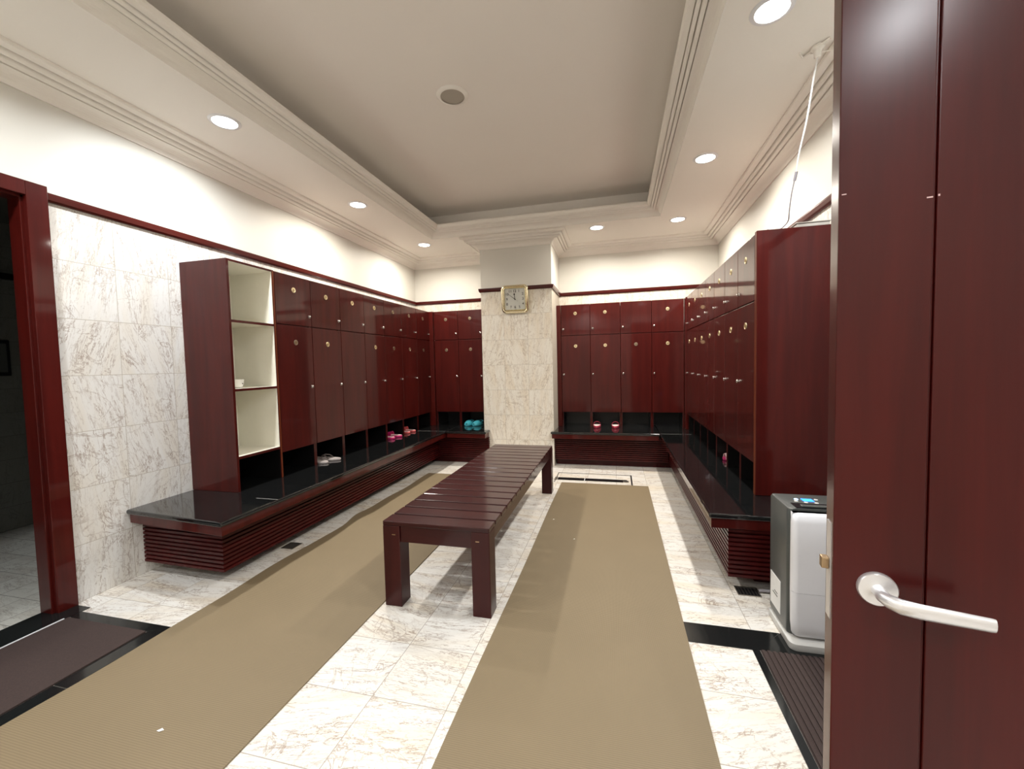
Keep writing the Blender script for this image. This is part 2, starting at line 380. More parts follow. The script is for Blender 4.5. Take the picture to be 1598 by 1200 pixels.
# corridor seen only past the open door leaf
b = MB(); b.box(XR+.14, 0, -.1, XR+1.3, 2.4, 0); struct(b.build('floor_corridor', M['floor']))
b = MB(); b.box(XR+1.3, 0, 0, XR+1.4, 2.4, 2.6); b.box(XR+.14, 2.4, 0, XR+1.4, 2.5, 2.6); b.box(XR+.14, -.1, 0, XR+1.4, 0, 2.6)
struct(b.build('wall_corridor', M['paint']))
struct(mbx(XR+.14, -.1, 2.6, XR+1.4, 2.5, 2.7).build('ceiling_corridor', M['ceil']))
t = thing('wall_panel', 'small black rectangular panel on the dark washroom wall beyond the doorway', 'panel', (-4.99, 2.30, 1.31))
MB().box(-4.999, 2.20, 1.31, -4.975, 2.385, 1.61).build('casing', M['black_pl'], t, bevel=.004)
MB().box(-4.976, 2.22, 1.34, -4.973, 2.365, 1.58).build('cover', M['grey_pl'], t)

# black stone borders in the floor
def border(nm, polys, h=.003):
    b = MB()
    for p in polys: b.prism(p, -.005, h)
    struct(b.build(nm, M['black_floor']))
border('trim_border_right', [[(.0, 2.013), (.605, 2.013), (.742, 2.163), (.0, 2.163)], [(.608, 2.016), (XR, 2.016), (XR, 2.163), (.745, 2.163)], [(.584, .50), (.615, .50), (.615, 2.012), (.584, 2.012)]])
border('trim_border_left', [[(XL+.142, 1.518), (-2.325, 1.518), (-2.215, 1.575), (XL+.10, 1.575)], [(-2.315, 1.16), (-2.235, 1.16), (-2.235, 1.44), (-2.218, 1.570), (-2.315, 1.518)], [(-2.315, .3), (-2.235, .3), (-2.235, 1.157), (-2.315, 1.157)], [(-2.232, 1.445), (-2.05, 1.445), (-2.05, 1.575), (-2.212, 1.575)]])

# ------------------------------------------------------------------ downlights
def downlight(x, y, warm, label):
    power = REAR_FILL_W if y < 0 else LIGHT_W
    t = thing('recessed_downlight', label, 'ceiling light', (x, y, ZC), 0, 'round downlights in the ceiling soffit')
    b = MB(); b.smooth = True
    b.lathe([(.068, ZC-.001), (.072, ZC-.006), (.088, ZC-.005), (.094, ZC+.001)], (x, y, 0), 'z', 32, False)
    b.build('trim_ring', M['white_pl'], t)
    b = MB(); b.lathe([(.070, ZC-.0035), (.069, ZC-.0025)], (x, y, 0), 'z', 32); b.build('lens', M['lens_w' if warm else 'lens_c'], t)
    l = bpy.data.lights.new('lamp', 'AREA'); l.shape = 'DISK'; l.size = .13; l.energy = power; l.color = WARM if warm else COOL
    l.spread = R(160)
    o = bpy.data.objects.new('lamp', l); C.objects.link(o); o.parent = t; o.location = (0, 0, -.008)
    return t
dl = [(-2.44, 2.24, 0, 'glowing round downlight in the left soffit, nearest of the left row'),
      (-2.46, 3.70, 1, 'glowing round downlight, middle one of the left soffit row'),
      (-2.455, 5.152, 1, 'small glowing round downlight at the far left ceiling corner'),
      (-.209, 5.152, 1, 'small glowing round downlight just right of the pillar capital'),
      (.700, 5.148, 1, 'small glowing round downlight at the far right ceiling corner'),
      (.708, 3.68, 1, 'glowing round downlight, middle one of the right soffit row'),
      (.715, 2.24, 0, 'large glowing round downlight in the right soffit at the top of the view'),
      (-2.44, .78, 0, 'downlight in the left soffit beside the washroom doorway, outside the view'),
      (.715, .78, 0, 'downlight in the right soffit above the entry door, outside the view'),
      (-2.44, -1.1, 0, 'added unseen downlight in the rear left soffit corner behind the viewpoint'),  # rear ones are added out of view to bounce light onto the ceiling
      (.715, -1.1, 0, 'added unseen downlight in the rear right soffit corner behind the viewpoint'),
      (-.85, -1.4, 0, 'added unseen downlight in the rear soffit behind the viewpoint')]
for d in dl: downlight(*d)
t = thing('ceiling_speaker', 'round recessed speaker grille in the raised ceiling panel', 'speaker', (-1.115, 2.88, ZR))
b = MB(); b.smooth = True; b.lathe([(.085, ZR-.012), (.100, ZR-.012), (.112, ZR-.004), (.114, ZR)], (-1.115, 2.88, 0), 'z', 36, False); b.build('rim', M['ceil'], t)
MB().lathe([(.086, ZR-.008), (.086, ZR-.002)], (-1.115, 2.88, 0), 'z', 36).build('grille', M['spk'], t)

# ------------------------------------------------------------------ benches with black granite tops
def inset(poly, d):
    n = len(poly); out = []
    for i in range(n):
        a, p, c = Vector(poly[i-1]), Vector(poly[i]), Vector(poly[(i+1)%n])
        e1 = (p-a).normalized(); e2 = (c-p).normalized(); n1 = Vector((-e1.y, e1.x)); n2 = Vector((-e2.y, e2.x))
        out.append(tuple(p+(n1+n2)/(1+n1.dot(n2))*d))
    return out
def louvre(path, z0, z1, n):
    prof = [(-.01, z0)]; h = (z1-z0)/n
    for i in range(n):
        z = z0+i*h; prof += [(.020, z), (.020, z+h*.58), (.004, z+h*.70), (.004, z+h)]
    prof += [(-.01, z1)]
    b = MB(); b.sweep(path, prof, closed=False); return b
def bench(label, slab, seam, lpath, plinth, top=.45):
    t = thing('wall_bench', label, 'bench', (slab[0][0], slab[0][1], 0))
    b = MB(); b.prism(slab, top-.028, top); g = b.build('granite_top', M['granite'], t, bevel=.010, seg=4)
    MB().prism(inset(slab, .014), top-.085, top-.0285).build('edge_board', M['wood'], t, bevel=.002)
    if seam:
        for q in seam: MB().box(q[0], q[1], top-.0002, q[2], q[3], top+.0003).build('joint', M['lightgrey'], t)
    louvre(lpath, .078, top-.086, 11).build('slatted_front', M['wood_louvre'], t)
    MB().prism(plinth, 0, .078).build('plinth', M['wood_louvre'], t)
    return t
bench('black granite topped wall bench with slatted front under the left row of lockers',
      [(XL, 1.899), (-2.18, 1.833), (-2.18, YB), (XL, YB)], [(-2.36, 2.2480, -2.186, 2.2505), (-2.589, 5.03, -2.186, 5.0325)], [(-2.36, 5.198), (-2.36, 1.992), (XL, 2.008)][::1],
      [(XL, 2.18), (-2.52, 2.18), (-2.52, YB-.6), (XL, YB-.6)])
bench('short black granite bench with slatted front in the far left corner, left of the pillar',
      [(-2.178, 5.032), (-1.627, 5.032), (-1.627, PY-.002), (PX0-.002, PY-.002), (PX0-.002, YB), (-2.178, YB)], None,
      [(-1.655, 5.22), (-1.655, 5.20), (-2.34, 5.20)], [(-2.5, 5.24), (PX0-.01, 5.24), (PX0-.01, YB-.1), (-2.5, YB-.1)])
bench('short black granite bench with slatted front under the back lockers, right of the pillar',
      [(-.807, 5.131), (.497, 5.131), (.497, YB), (PX1+.002, YB), (PX1+.002, PY-.002), (-.807, PY-.002)], None,
      [(.60, 5.29), (-.765, 5.29), (-.765, 5.40)], [(-.76, 5.34), (.69, 5.34), (.69, YB-.1), (-.76, YB-.1)])
bench('black granite topped wall bench with slatted front under the right row of lockers',
      [(.499, 2.488), (XR, 2.488), (XR, YB), (.499, YB)], [(.506, 5.135, .84, 5.1375)],
      [(XR, 2.548), (.627, 2.548), (.627, 5.28)], [(.78, 2.66), (XR, 2.66), (XR, YB-.1), (.78, YB-.1)])

# ------------------------------------------------------------------ lockers
ZD, ZM, ZTOP, ZS = .648, 1.675, 2.087, .45
def make_locker(label, wd, dp, knob, group, name='locker'):
    """local frame: x along the front, front face at y=0, body behind at +y, z from the bench top"""
    t = thing(name, label, 'locker', (0,0,0), 0, group)
    g = .0022; z0 = ZS; T = ZTOP-z0
    b = MB(); s = .016
    b.box(g/2, .020, 0, s, dp, T-.002); b.box(wd-s, .020, 0, wd-g/2, dp, T-.002)
    b.box(s, .020, T-.02, wd-s, dp, T-.002); b.box(s, .022, ZD-z0, wd-s, dp, ZD-z0+.02); b.box(s, dp-.012, ZD-z0+.02, wd-s, dp, T-.02); b.box(s, .03, ZM-z0-.01, wd-s, dp-.01, ZM-z0+.01)
    b.build('carcass', M['wood'], t)
    b = MB(); b.box(s, dp-.012, 0, wd-s, dp-.002, ZD-z0); b.box(s, .026, ZD-z0-.006, wd-s, dp-.012, ZD-z0-.0005)
    b.box(s+.0005, .022, 0, s+.004, dp-.012, ZD-z0-.006); b.box(wd-s-.004, .022, 0, wd-s-.0005, dp-.012, ZD-z0-.006)
    b.build('shoe_cubby', M['black_lam'], t)
    for zz0, zz1, kz in ((ZM-z0+.003, T-.003, 1.762-z0), (ZD-z0, ZM-z0-.004, 1.156-z0)):
        d = MB().box(g, 0, zz0, wd-g, .019, zz1).build('door', M['wood'], t, bevel=.0025)
        kx = wd-.032 if knob > 0 else .032
        b = MB(); b.smooth = True; b.lathe([(.0125, 0), (.0125, -.002), (.006, -.004), (.006, -.006), (.0110, -.009), (.0120, -.013), (.009, -.0170), (.002, -.0185)], (kx, 0, kz), 'y', 16)
        b.build('knob', M['chrome'], d)
        pz = 1.966-z0 if zz0 > 1 else 1.533-z0
        b = MB(); b.lathe([(.022, .0), (.022, -.003), (.019, -.004), (.0185, -.003)], (wd/2, 0, pz), 'y', 24)
        b.cur = 1; b.lathe([(.0105, -.0032), (.0105, -.0038), (.0075, -.0038), (.0075, -.0032)], (wd/2, 0, pz), 'y', 16, False)
        for dx in (-.0025, .0025): b.box(wd/2+dx-.0009, -.0042, pz-.005, wd/2+dx+.0009, -.0032, pz+.005)
        b.build('number_disc', [M['brass'], M['bronze']], d)
    return t
def find(t, i, nm):
    ds = [c for c in t.children if c.name.startswith('door')]
    ds.sort(key=lambda d: max(v.co.z for v in d.data.vertices))     # 0 lower, 1 upper
    return [c for c in ds[i].children if c.name.startswith(nm)]
def swap_disc(t, i, mat=None):
    for c in find(t, i, 'number_disc'):
        if mat is None: bpy.data.objects.remove(c)
        else:
            c.data = c.data.copy(); c.data.materials[0] = mat; c['label'] = 'brass number disc with its dim reflection painted in'
XF = -2.593
NEXT = ['beside the open shelves', 'above the grey flip-flops', 'whose lower door has no number disc', 'fourth from the open shelves, with bright discs',
        'above the magenta slippers', 'above the salmon slippers', 'last of the row, in the far left corner']
left = []
for i in range(7):
    lab = 'mahogany two-door locker on the left wall, ' + NEXT[i]
    loc = (XF, 2.74+.396*i, ZS)
    if i == 0:
        p = make_locker(lab, .396, .411, 1, 'mahogany lockers along the left wall'); p.location = loc; p.rotation_euler = (0,0,R(90)); proto = p
    else: p = dup(proto, loc, R(90), lab)
    left.append(p)
bl = []
for i in range(2):
    lab = 'mahogany back-wall locker, ' + ('next to the far left corner' if i == 0 else 'touching the pillar, above the teal clogs')
    loc = (-2.533+.365*i, 5.547, ZS)
    if i == 0: p = make_locker(lab, .365, YB-5.550, 1, 'mahogany lockers on the back wall left of the pillar'); p.location = loc; proto2 = p
    else: p = dup(proto2, loc, 0, lab)
    bl.append(p)
brr = []
N3 = ['first from the pillar', 'above the red and white slides', 'whose upper door has no number disc', 'next to the right corner']
for i in range(4):
    lab = 'mahogany back-wall locker right of the pillar, ' + N3[i]
    loc = (-.715+.387*i, 5.609, ZS)
    if i == 0: p = make_locker(lab, .387, YB-5.612, -1, 'mahogany lockers on the back wall right of the pillar'); p.location = loc; proto3 = p
    else: p = dup(proto3, loc, 0, lab)
    brr.append(p)
rg = []
for i in range(7):
    lab = 'glossy mahogany locker on the right wall, ' + (['nearest, beside the tall end panel', 'second from the end panel', 'above the single pink slipper', 'fourth from the end panel', 'fifth from the end panel', 'sixth from the end panel', 'farthest, in the right corner'][i])
    loc = (.845, 2.914+.368*(i+1), ZS)
    if i == 0: p = make_locker(lab, .368, XR-.848, -1, 'mahogany lockers along the right wall'); p.location = loc; p.rotation_euler = (0,0,R(-90)); proto4 = p
    else: p = dup(proto4, loc, R(-90), lab)
    rg.append(p)
swap_disc(left[2], 0); swap_disc(brr[2], 1)
for t_, i in ((left[0], 0), (left[4], 0), (left[4], 1), (left[5], 0), (left[5], 1), (left[6], 0), (left[6], 1), (bl[0], 0), (bl[0], 1), (bl[1], 0), (bl[1], 1), (brr[2], 0)):
    swap_disc(t_, i, M['dim_brass'])  # discs that reflect dark get the darker brass colour
def post(label, box, nm='filler_post'):
    return tag(MB().box(*box).build(nm, M['wood'], origin=(box[0], box[1], box[2]), bevel=.002), label, 'panel')
post('narrow mahogany filler post in the far left locker corner', (XF-.03, 5.513, ZS+.001, -2.534, 5.56, ZTOP-.002))
post('narrow mahogany filler strip between back lockers and the left side of the pillar', (-1.802, 5.549, ZS+.001, PX0-.002, 5.60, ZTOP-.002))
post('narrow mahogany filler post between the pillar and the lockers right of it', (PX1+.001, 5.609, ZS+.001, -.717, 5.66, ZTOP-.002))
post('narrow mahogany filler post in the far right locker corner', (.8345, 5.492, ZS+.001, .90, 5.63, ZTOP-.002))
# end panel of right bank
t = thing('locker_end_panel', 'tall mahogany end panel closing the right locker row, behind the dehumidifier', 'panel', (.845, 2.874, ZS+.001))
MB().box(.845, 2.874, ZS+.001, XR-.002, 2.911, ZTOP+.008).build('panel', M['wood'], t, bevel=.002)
MB().box(.8435, 2.876, ZS+.001, .8449, 2.909, ZTOP+.006).build('edge_strip', M['edge'], t)

# open shelf unit
SY0, SY1 = 2.328, 2.738
t = thing('open_shelf_unit', 'open mahogany shelf unit with cream inside at the near end of the left lockers', 'shelf', (XF, SY0, ZS+.001))
b = MB(); b.box(XL+.002, SY0, ZS+.001, XF, SY0+.018, ZTOP); b.box(XL+.002, SY1-.018, ZS+.001, XF, SY1, ZTOP); b.box(XL+.002, SY0+.018, ZTOP-.014, XF, SY1-.018, ZTOP)
b.box(XL+.002, SY0+.018, ZS+.001, XL+.012, SY1-.018, ZTOP-.014)
b.build('carcass', M['wood'], t)
b = MB()
y0, y1, x0, x1 = SY0+.018, SY1-.018, XL+.012, XF-.004
b.box(x0, y0+.0005, .70, x0+.004, y1-.0005, ZTOP-.0145); b.box(x0+.004, y0+.0005, .70, x1, y0+.004, ZTOP-.0145); b.box(x0+.004, y1-.004, .70, x1, y1-.0005, ZTOP-.0145); b.box(x0+.004, y0+.004, ZTOP-.018, x1, y1-.004, ZTOP-.0145)
b.build('lining', M['cream_lam'], t)
for z in (.700, 1.182, 1.668):
    b = MB(); b.box(x0+.004, y0+.004, z-.014, x1-.004, y1-.004, z); b.cur = 1; b.box(x1-.004, y0, z-.018, XF-.001, y1, z+(.0 if z < .8 else .0))
    b.build('shelf', [M['cream_lam'], M['wood']], t)
b = MB(); b.box(x0+.005, y0+.001, ZS+.001, x0+.008, y1-.001, .68); b.box(x0+.008, y0+.001, ZS+.001, x1, y0+.003, .68); b.box(x0+.008, y1-.003, ZS+.001, x1, y1-.001, .68); b.build('shoe_cubby', M['black_lam'], t)
MB().box(XF, SY1-.016, ZS+.002, XF+.0015, SY1-.002, ZTOP-.01).build('edge_strip', M['edge'], t)
# bowl with dark bottle on middle shelf, and scrap on the bottom one
t = thing('bowl', 'small white ceramic bowl on the middle open shelf', 'bowl', (-2.700, 2.455, 1.1825))
b = MB(); b.smooth = True; b.lathe([(.020, 1.1825), (.038, 1.190), (.046, 1.21), (.050, 1.246), (.046, 1.246), (.041, 1.215), (.02, 1.196), (.001, 1.194)], (-2.700, 2.455, 0), 'z', 28); b.build('body', M['cer'], t)
b = MB(); b.box(-2.6515, 2.459, 1.211, -2.6505, 2.467, 1.219); b.build('mark', M['ink'], t)
t = thing('bottle', 'small dark brown bottle behind the white bowl on the middle open shelf', 'bottle', (-2.795, 2.420, 1.1825))
b = MB(); b.smooth = True; b.lathe([(.020, 1.1825), (.022, 1.19), (.022, 1.25), (.010, 1.262), (.010, 1.270)], (-2.795, 2.420, 0), 'z', 20); b.build('body', M['ink'], t)
b = MB(); b.lathe([(.0125, 1.2705), (.0125, 1.288)], (-2.795, 2.420, 0), 'z', 20); b.build('cap', M['black_lam'], t)
b = MB(); b.tube([(-2.90, 2.405, .706), (-2.895, 2.425, .713), (-2.900, 2.450, .711), (-2.905, 2.475, .706), (-2.895, 2.49, .705)], [.004, .006, .006, .004, .003], 8)
tag(b.build('hair_clip', M['ink'], origin=(-2.90, 2.44, .701)), 'small dark curved clip lying on the bottom cream shelf', 'clip')

# ------------------------------------------------------------------ footwear
def outline(L, W, n=22):
    pts = []
    for i in range(n):
        a = 2*math.pi*i/n; c, s = math.cos(a), math.sin(a)
        y = L/2*c
        wdt = W/2*(1+.16*c-.10*math.cos(2*a))
        pts.append((wdt*(abs(s)**.8)*(1 if s >= 0 else -1)+.004*c, y))
    return pts
def slipper(name, label, kind, loc, rz, sole_m, strap_m, L=.25, W=.095, th=.024, group=None, band=None, insole=None):
    t = thing(name, label, 'slipper', (0,0,0), 0, group)
    ol = outline(L, W); sm = [(x*.97, y*.98) for x, y in ol]
    b = MB(); b.rings([[(x*.93, y*.96, 0) for x, y in ol], [(x, y, .006) for x, y in ol], [(x, y, th-.004) for x, y in ol], [(x*.96, y*.98, th) for x, y in ol]])
    so = b.build('sole', sole_m, t)
    if insole: MB().prism([(x*.9, y*.94) for x, y in ol], th, th+.002).build('insole', insole, t)
    b = MB(); b.smooth = True
    if kind == 'slide' or kind == 'clog':
        y0, y1 = (.012, .095) if kind == 'slide' else (.0, L/2*.97)
        hgt = .056 if kind == 'slide' else .058
        K = 6; out = []; inn = []
        def arch(y, sc, zz, off):
            wv = W/2*sc+off
            return [(-wv*math.cos(math.pi*j/12), y, th*.5+(zz+off)*math.sin(math.pi*j/12)**.8) for j in range(13)]
        for k in range(K+1):
            q = k/K; y = y0+(y1-y0)*q
            if kind == 'slide': sc = 1.04-.10*q**2; zz = hgt*(1-.30*q)
            else: sc = 1.05*math.sqrt(max(.02, 1-(q*.98)**3)); zz = hgt*(1-.55*q**1.6)
            out.append(arch(y, sc, zz, .004)); inn.append(arch(y, sc, zz, 0))
        rr = [o+i[::-1] for o, i in zip(out, inn)]
        b.rings(rr, True)
        b.build('strap' if kind == 'slide' else 'upper', strap_m, t)
        if band:
            b = MB(); b.smooth = True
            rr = []
            for y in (y0-.004, y0+.012):
                o_ = arch(y, 1.045, hgt+.002, .006); i_ = arch(y, 1.045, hgt, .001); rr.append(o_+i_[::-1])
            b.rings(rr); b.build('band', band, t)
        if kind == 'clog':
            b = MB(); b.smooth = True
            b.tube([(-W/2*.95, 0, th+.025), (-W/2*.9, -L*.3, th+.035), (0, -L*.49, th+.04), (W/2*.9, -L*.3, th+.035), (W/2*.95, 0, th+.025)], .004, 6, .008); b.build('heel_strap', strap_m, t)
    else:
        b.tube([(0, .075, th), (0, .070, th+.018), (-.02, .045, th+.030), (-.036, .01, th+.022), (-.040, -.02, th)], .005, 6, .007)
        b.tube([(0, .070, th+.016), (.02, .045, th+.030), (.036, .01, th+.022), (.040, -.02, th)], .005, 6, .007)
        b.build('strap', strap_m, t)
    t.location = loc; t.rotation_euler = (0,0,rz)
    return t
ZZ = ZS+.0005
g = 'pair of grey flip-flops'
slipper('flip_flop', 'grey flip-flop in the left cubby, the nearer of the pair', 'flip', (-2.665, 3.222, ZZ), R(84), M['grey_fo'], M['grey_dk'], .24, .09, .018, g)
slipper('flip_flop', 'grey flip-flop in the left cubby, the farther of the pair', 'flip', (-2.635, 3.335, ZZ), R(98), M['grey_fo'], M['grey_dk'], .24, .09, .018, g)
slipper('slipper', 'magenta slipper with pale pink insole on the left bench, nearer of its pair', 'slide', (-2.68, 4.425, ZZ), R(88), M['pink'], M['pink'], .23, .085, .024, 'magenta slippers', insole=M['blush'])
slipper('slipper', 'magenta slipper with pale pink insole on the left bench, farther of its pair', 'slide', (-2.665, 4.56, ZZ), R(95), M['pink'], M['pink'], .23, .085, .024, 'magenta slippers', insole=M['blush'])
slipper('slipper', 'salmon red slipper near the far left corner, nearer of its pair', 'slide', (-2.69, 4.83, ZZ), R(90), M['salmon'], M['salmon'], .22, .085, .022, 'salmon slippers', insole=M['blush'])
slipper('slipper', 'salmon red slipper near the far left corner, farther of its pair', 'slide', (-2.68, 4.955, ZZ), R(94), M['salmon'], M['salmon'], .22, .085, .022, 'salmon slippers', insole=M['blush'])
slipper('clog', 'teal rubber clog left of the pillar, left one of the pair', 'clog', (-2.055, 5.60, ZZ), R(180), M['teal'], M['teal'], .22, .105, .022, 'teal clogs')
slipper('clog', 'teal rubber clog left of the pillar, right one beside the pillar', 'clog', (-1.925, 5.60, ZZ), R(165), M['teal'], M['teal'], .22, .105, .022, 'teal clogs')
slipper('slipper', 'rose red slide with a white footbed right of the pillar, left one of the pair', 'slide', (-.254, 5.60, ZZ), R(0), M['rose'], M['rose'], .23, .088, .028, 'red and white slides', insole=M['white_fo'])
slipper('slipper', 'rose red slide with a white footbed right of the pillar, right one of the pair', 'slide', (-.015, 5.60, ZZ), R(0), M['rose'], M['rose'], .23, .088, .028, 'red and white slides', insole=M['white_fo'])
slipper('slipper', 'single pink slipper peeping out of the right hand cubbies', 'slide', (.99, 3.86, ZZ), R(92), M['pink'], M['blush'], .22, .085, .024)

# ------------------------------------------------------------------ slatted bench in the middle
t = thing('slatted_bench', 'long dark wooden slatted bench in the middle of the floor', 'bench', (-1.247, 1.986, 0))
BX0, BX1, BY0, BY1, BZ = -1.247, -.638, 1.986, 4.175, .474
for x in (BX0, BX1-.10):
    for y in (BY0, BY1-.10):
        MB().box(x, y, 0, x+.10, y+.10, BZ-.0245).build('leg', M['wood_leg'], t, bevel=.003)
n = 18; pit = (BY1-BY0)/n
for i in range(n):
    MB().box(BX0, BY0+pit*i+.0, BZ-.024, BX1, BY0+pit*(i+1)-.013, BZ).build('slat', M['wood_dark'], t, bevel=.004)
for x in (BX0+.012, BX1-.012-.028):
    MB().box(x, BY0+.1005, BZ-.105, x+.028, BY1-.1005, BZ-.0245).build('side_rail', M['wood_dark'], t, bevel=.002)
for y in (BY0+.010, BY1-.045):
    MB().box(BX0+.1005, y, BZ-.115, BX1-.1005, y+.03, BZ-.0245).build('end_rail', M['wood_dark'], t, bevel=.002)
for k in range(3):
    y = BY0+.6+.5*k
    MB().box(BX0+.042, y, BZ-.085, BX1-.042, y+.03, BZ-.0245).build('cross_brace', M['wood_dark'], t)
for x in (BX0+.055, BX1-.075): MB().box(x, BY0-.0012, BZ-.075, x+.02, BY0+.0004, BZ-.070).build('dowel', M['latch'], t)

# ------------------------------------------------------------------ floor mats
def mat_run(name, label, x0, x1, y0, y1, z, wave):
    nx, ny = 10, 90; vs = []; fs = []
    rows = []
    for k in range(2):
        for j in range(ny+1):
            for i in range(nx+1):
                y = y0+(y1-y0)*j/ny; q = i/nx; x = x0+(x1-x0)*q
                dx, dz = wave(x, y, q); vs.append((x+dx, y, (z+dz) if k == 0 else max(.0003, dz*.9)))
    N_ = (nx+1)*(ny+1); I = lambda i, j, k: k*N_+j*(nx+1)+i
    for j in range(ny):
        for i in range(nx):
            fs.append((I(i,j,0), I(i+1,j,0), I(i+1,j+1,0), I(i,j+1,0))); fs.append((I(i,j,1), I(i,j+1,1), I(i+1,j+1,1), I(i+1,j,1)))
        fs.append((I(0,j,0), I(0,j+1,0), I(0,j+1,1), I(0,j,1))); fs.append((I(nx,j,0), I(nx,j,1), I(nx,j+1,1), I(nx,j+1,0)))
    for i in range(nx):
        fs.append((I(i,0,0), I(i,0,1), I(i+1,0,1), I(i+1,0,0))); fs.append((I(i,ny,0), I(i+1,ny,0), I(i+1,ny,1), I(i,ny,1)))
    b = MB(); b.smooth = True; b.add(vs, fs); o = b.build(name, M['weave'], origin=((x0+x1)/2, y0, 0))
    return tag(o, label, 'mat')
def bumpf(v, c, w): return math.exp(-((v-c)/w)**2)
def wl(x, y, q):
    e = (1-q)**3
    return (.028*e*bumpf(y, 2.92, .14)-.020*e*bumpf(y, 3.22, .12)+.008*e*math.sin(y*5), .016*e*bumpf(y, 3.05, .16)+.003*e*(1+math.sin(y*9)))
def wr(x, y, q): return (.003*math.sin(y*3)*(1-q), 0)
mat_run('floor_runner', 'long tan woven runner left of the slatted bench with a rippled edge', -2.225, -1.268, -.9, 4.607, .0065, wl)
mat_run('floor_runner', 'long tan woven runner right of the slatted bench, lying flat', -.594, .314, -.9, 4.488, .0065, wr)
# ribbed entry mat
t = thing('entrance_mat', 'dark brown ribbed mat before the entry door on the right', 'mat', (.62, .55, 0))
MB().box(.617, .50, .0005, XR-.01, 2.012, .005).build('backing', M['mat_brown'], t)
b = MB(); x = .620
while x < XR-.03: b.box(x, .503, .005, x+.013, 2.009, .011); x += .0225
b.build('ribs', M['mat_brown'], t)
o = mbx(XL+.138, .30, .0006, -2.318, 1.516, .009).build('entrance_mat', M['mat_brown'], origin=(-2.6, .9, 0), bevel=.002)
tag(o, 'dark brown pile mat before the washroom doorway on the left', 'mat')
# scraps
def scrap(label, x, y, z, s, m=None):
    b = MB(); b.add([(x-s, y-s*.3, z+.0005), (x+s*.2, y-s*.5, z+.002), (x+s, y+s*.4, z+.001), (x+s*.1, y+s*.6, z+.004), (x-s, y-s*.3, z+.0015), (x+s*.2, y-s*.5, z+.003), (x+s, y+s*.4, z+.002), (x+s*.1, y+s*.6, z+.005)],
        [(3,2,1,0),(4,5,6,7),(0,1,5,4),(1,2,6,5),(2,3,7,6),(3,0,4,7)])
    tag(b.build('paper_scrap', m or M['paper'], origin=(x, y, z)), label, 'scrap')
scrap('tiny white scrap on the left runner near the bottom edge of the view', -1.626, 1.087, .0066, .012)
scrap('tiny yellowish fleck on the right runner, nearer one beside the bench', -.313, 3.027, .0066, .007, M['cream_lam'])
scrap('tiny yellowish fleck on the right runner, farther one beside the bench', -.519, 3.385, .0066, .007, M['cream_lam'])

# drains
def drain(label, x0, y0, x1, y1):
    t = thing('floor_drain', label, 'drain', (x0, y0, 0))
    b = MB(); r = .008
    b.box(x0, y0, .0003, x1, y0+r, .005); b.box(x0, y1-r, .0003, x1, y1, .005); b.box(x0, y0+r, .0003, x0+r, y1-r, .005); b.box(x1-r, y0+r, .0003, x1, y1-r, .005)
    b.build('frame', M['steel'], t)
    MB().box(x0+r, y0+r, .0003, x1-r, y1-r, .0012).build('pit', M['black_pl'], t)
    b = MB(); n = 6
    for i in range(n):
        x = x0+r+(x1-x0-2*r)*(i+.35)/n; b.box(x, y0+r, .0014, x+.006, y1-r, .0044)
    b.build('grate', M['steel'], t)
drain('small slotted metal floor drain beside the end of the right bench', .648, 2.480, .765, 2.576)
drain('small dark floor drain under the front edge of the left bench', -2.40, 2.475, -2.30, 2.575)
t = thing('floor_hatch', 'long rectangular floor hatch with a black slot at the end of the right runner', 'hatch', (-.68, 4.52, 0))
b = MB(); b.box(-.68, 4.50, .0003, -.672, 4.90, .003); b.box(.145, 4.50, .0003, .160, 4.90, .003); b.box(-.672, 4.892, .0003, .145, 4.90, .003)
b.build('frame', M['black_pl'], t)
MB().box(-.655, 4.60, .0003, .105, 4.70, .0015).build('slot', M['black_floor'], t)
MB().box(-.357, 4.60, .0016, -.350, 4.70, .003).build('joint_strip', M['white_pl'], t)
MB().box(-.69, 4.585, .0003, -.658, 4.70, .006).build('bracket', M['steel'], t)
MB().box(.06, 4.60, .0016, .12, 4.66, .006).build('bracket', M['steel'], t)
b = MB(); b.smooth = True; b.tube([(.765, 2.53, .012), (.82, 2.53, .016), (.90, 2.50, .012), (1.0, 2.44, .009), (1.05, 2.36, .03)], .008, 8)
tag(b.build('drain_hose', M['grey_cable'], origin=(.765, 2.53, 0)), 'thin grey hose running from the dehumidifier to the right floor drain', 'hose')

# ------------------------------------------------------------------ dehumidifier
DX0, DX1, DYF, DYB, DH = .752, 1.125, 2.045, 2.335, .632
def rrect(x0, y0, x1, y1, r, n=5):
    out = []
    for cx, cy, a0 in ((x1-r, y1-r, 0), (x0+r, y1-r, 90), (x0+r, y0+r, 180), (x1-r, y0+r, 270)):
        for i in range(n+1):
            a = R(a0+90*i/n); out.append((cx+r*math.cos(a), cy+r*math.sin(a)))
    return out
t = thing('dehumidifier', 'white fronted grey dehumidifier standing beside the open door', 'dehumidifier', ((DX0+DX1)/2, (DYF+DYB)/2, 0))
b = MB(); b.smooth = True
b.rings([[(x, y, z) for x, y in rrect(DX0+i, DYF+.055, DX1-i, DYB-i, .02)] for z, i in ((.045, .004), (.06, 0), (DH-.012, 0), (DH-.003, .004), (DH, .014))])
b.build('body', M['grey_pl'], t)
b = MB(); b.smooth = True
def fr(z, yy, i): return [(x, y, z) for x, y in rrect(DX0+.002+i, yy, DX1-.002-i, DYF+.054, .024)]
b.rings([fr(.055, DYF+.024, .016), fr(.075, DYF+.010, .006), fr(.12, DYF+.004, .002), fr(.2655, DYF, .0)]); b.rings([fr(.2670, DYF, .0), fr(.45, DYF, 0), fr(DH-.05, DYF+.004, 0), fr(DH-.02, DYF+.016, .003), fr(DH-.010, DYF+.030, .008)])
b.build('front_cover', M['white_pl'], t)
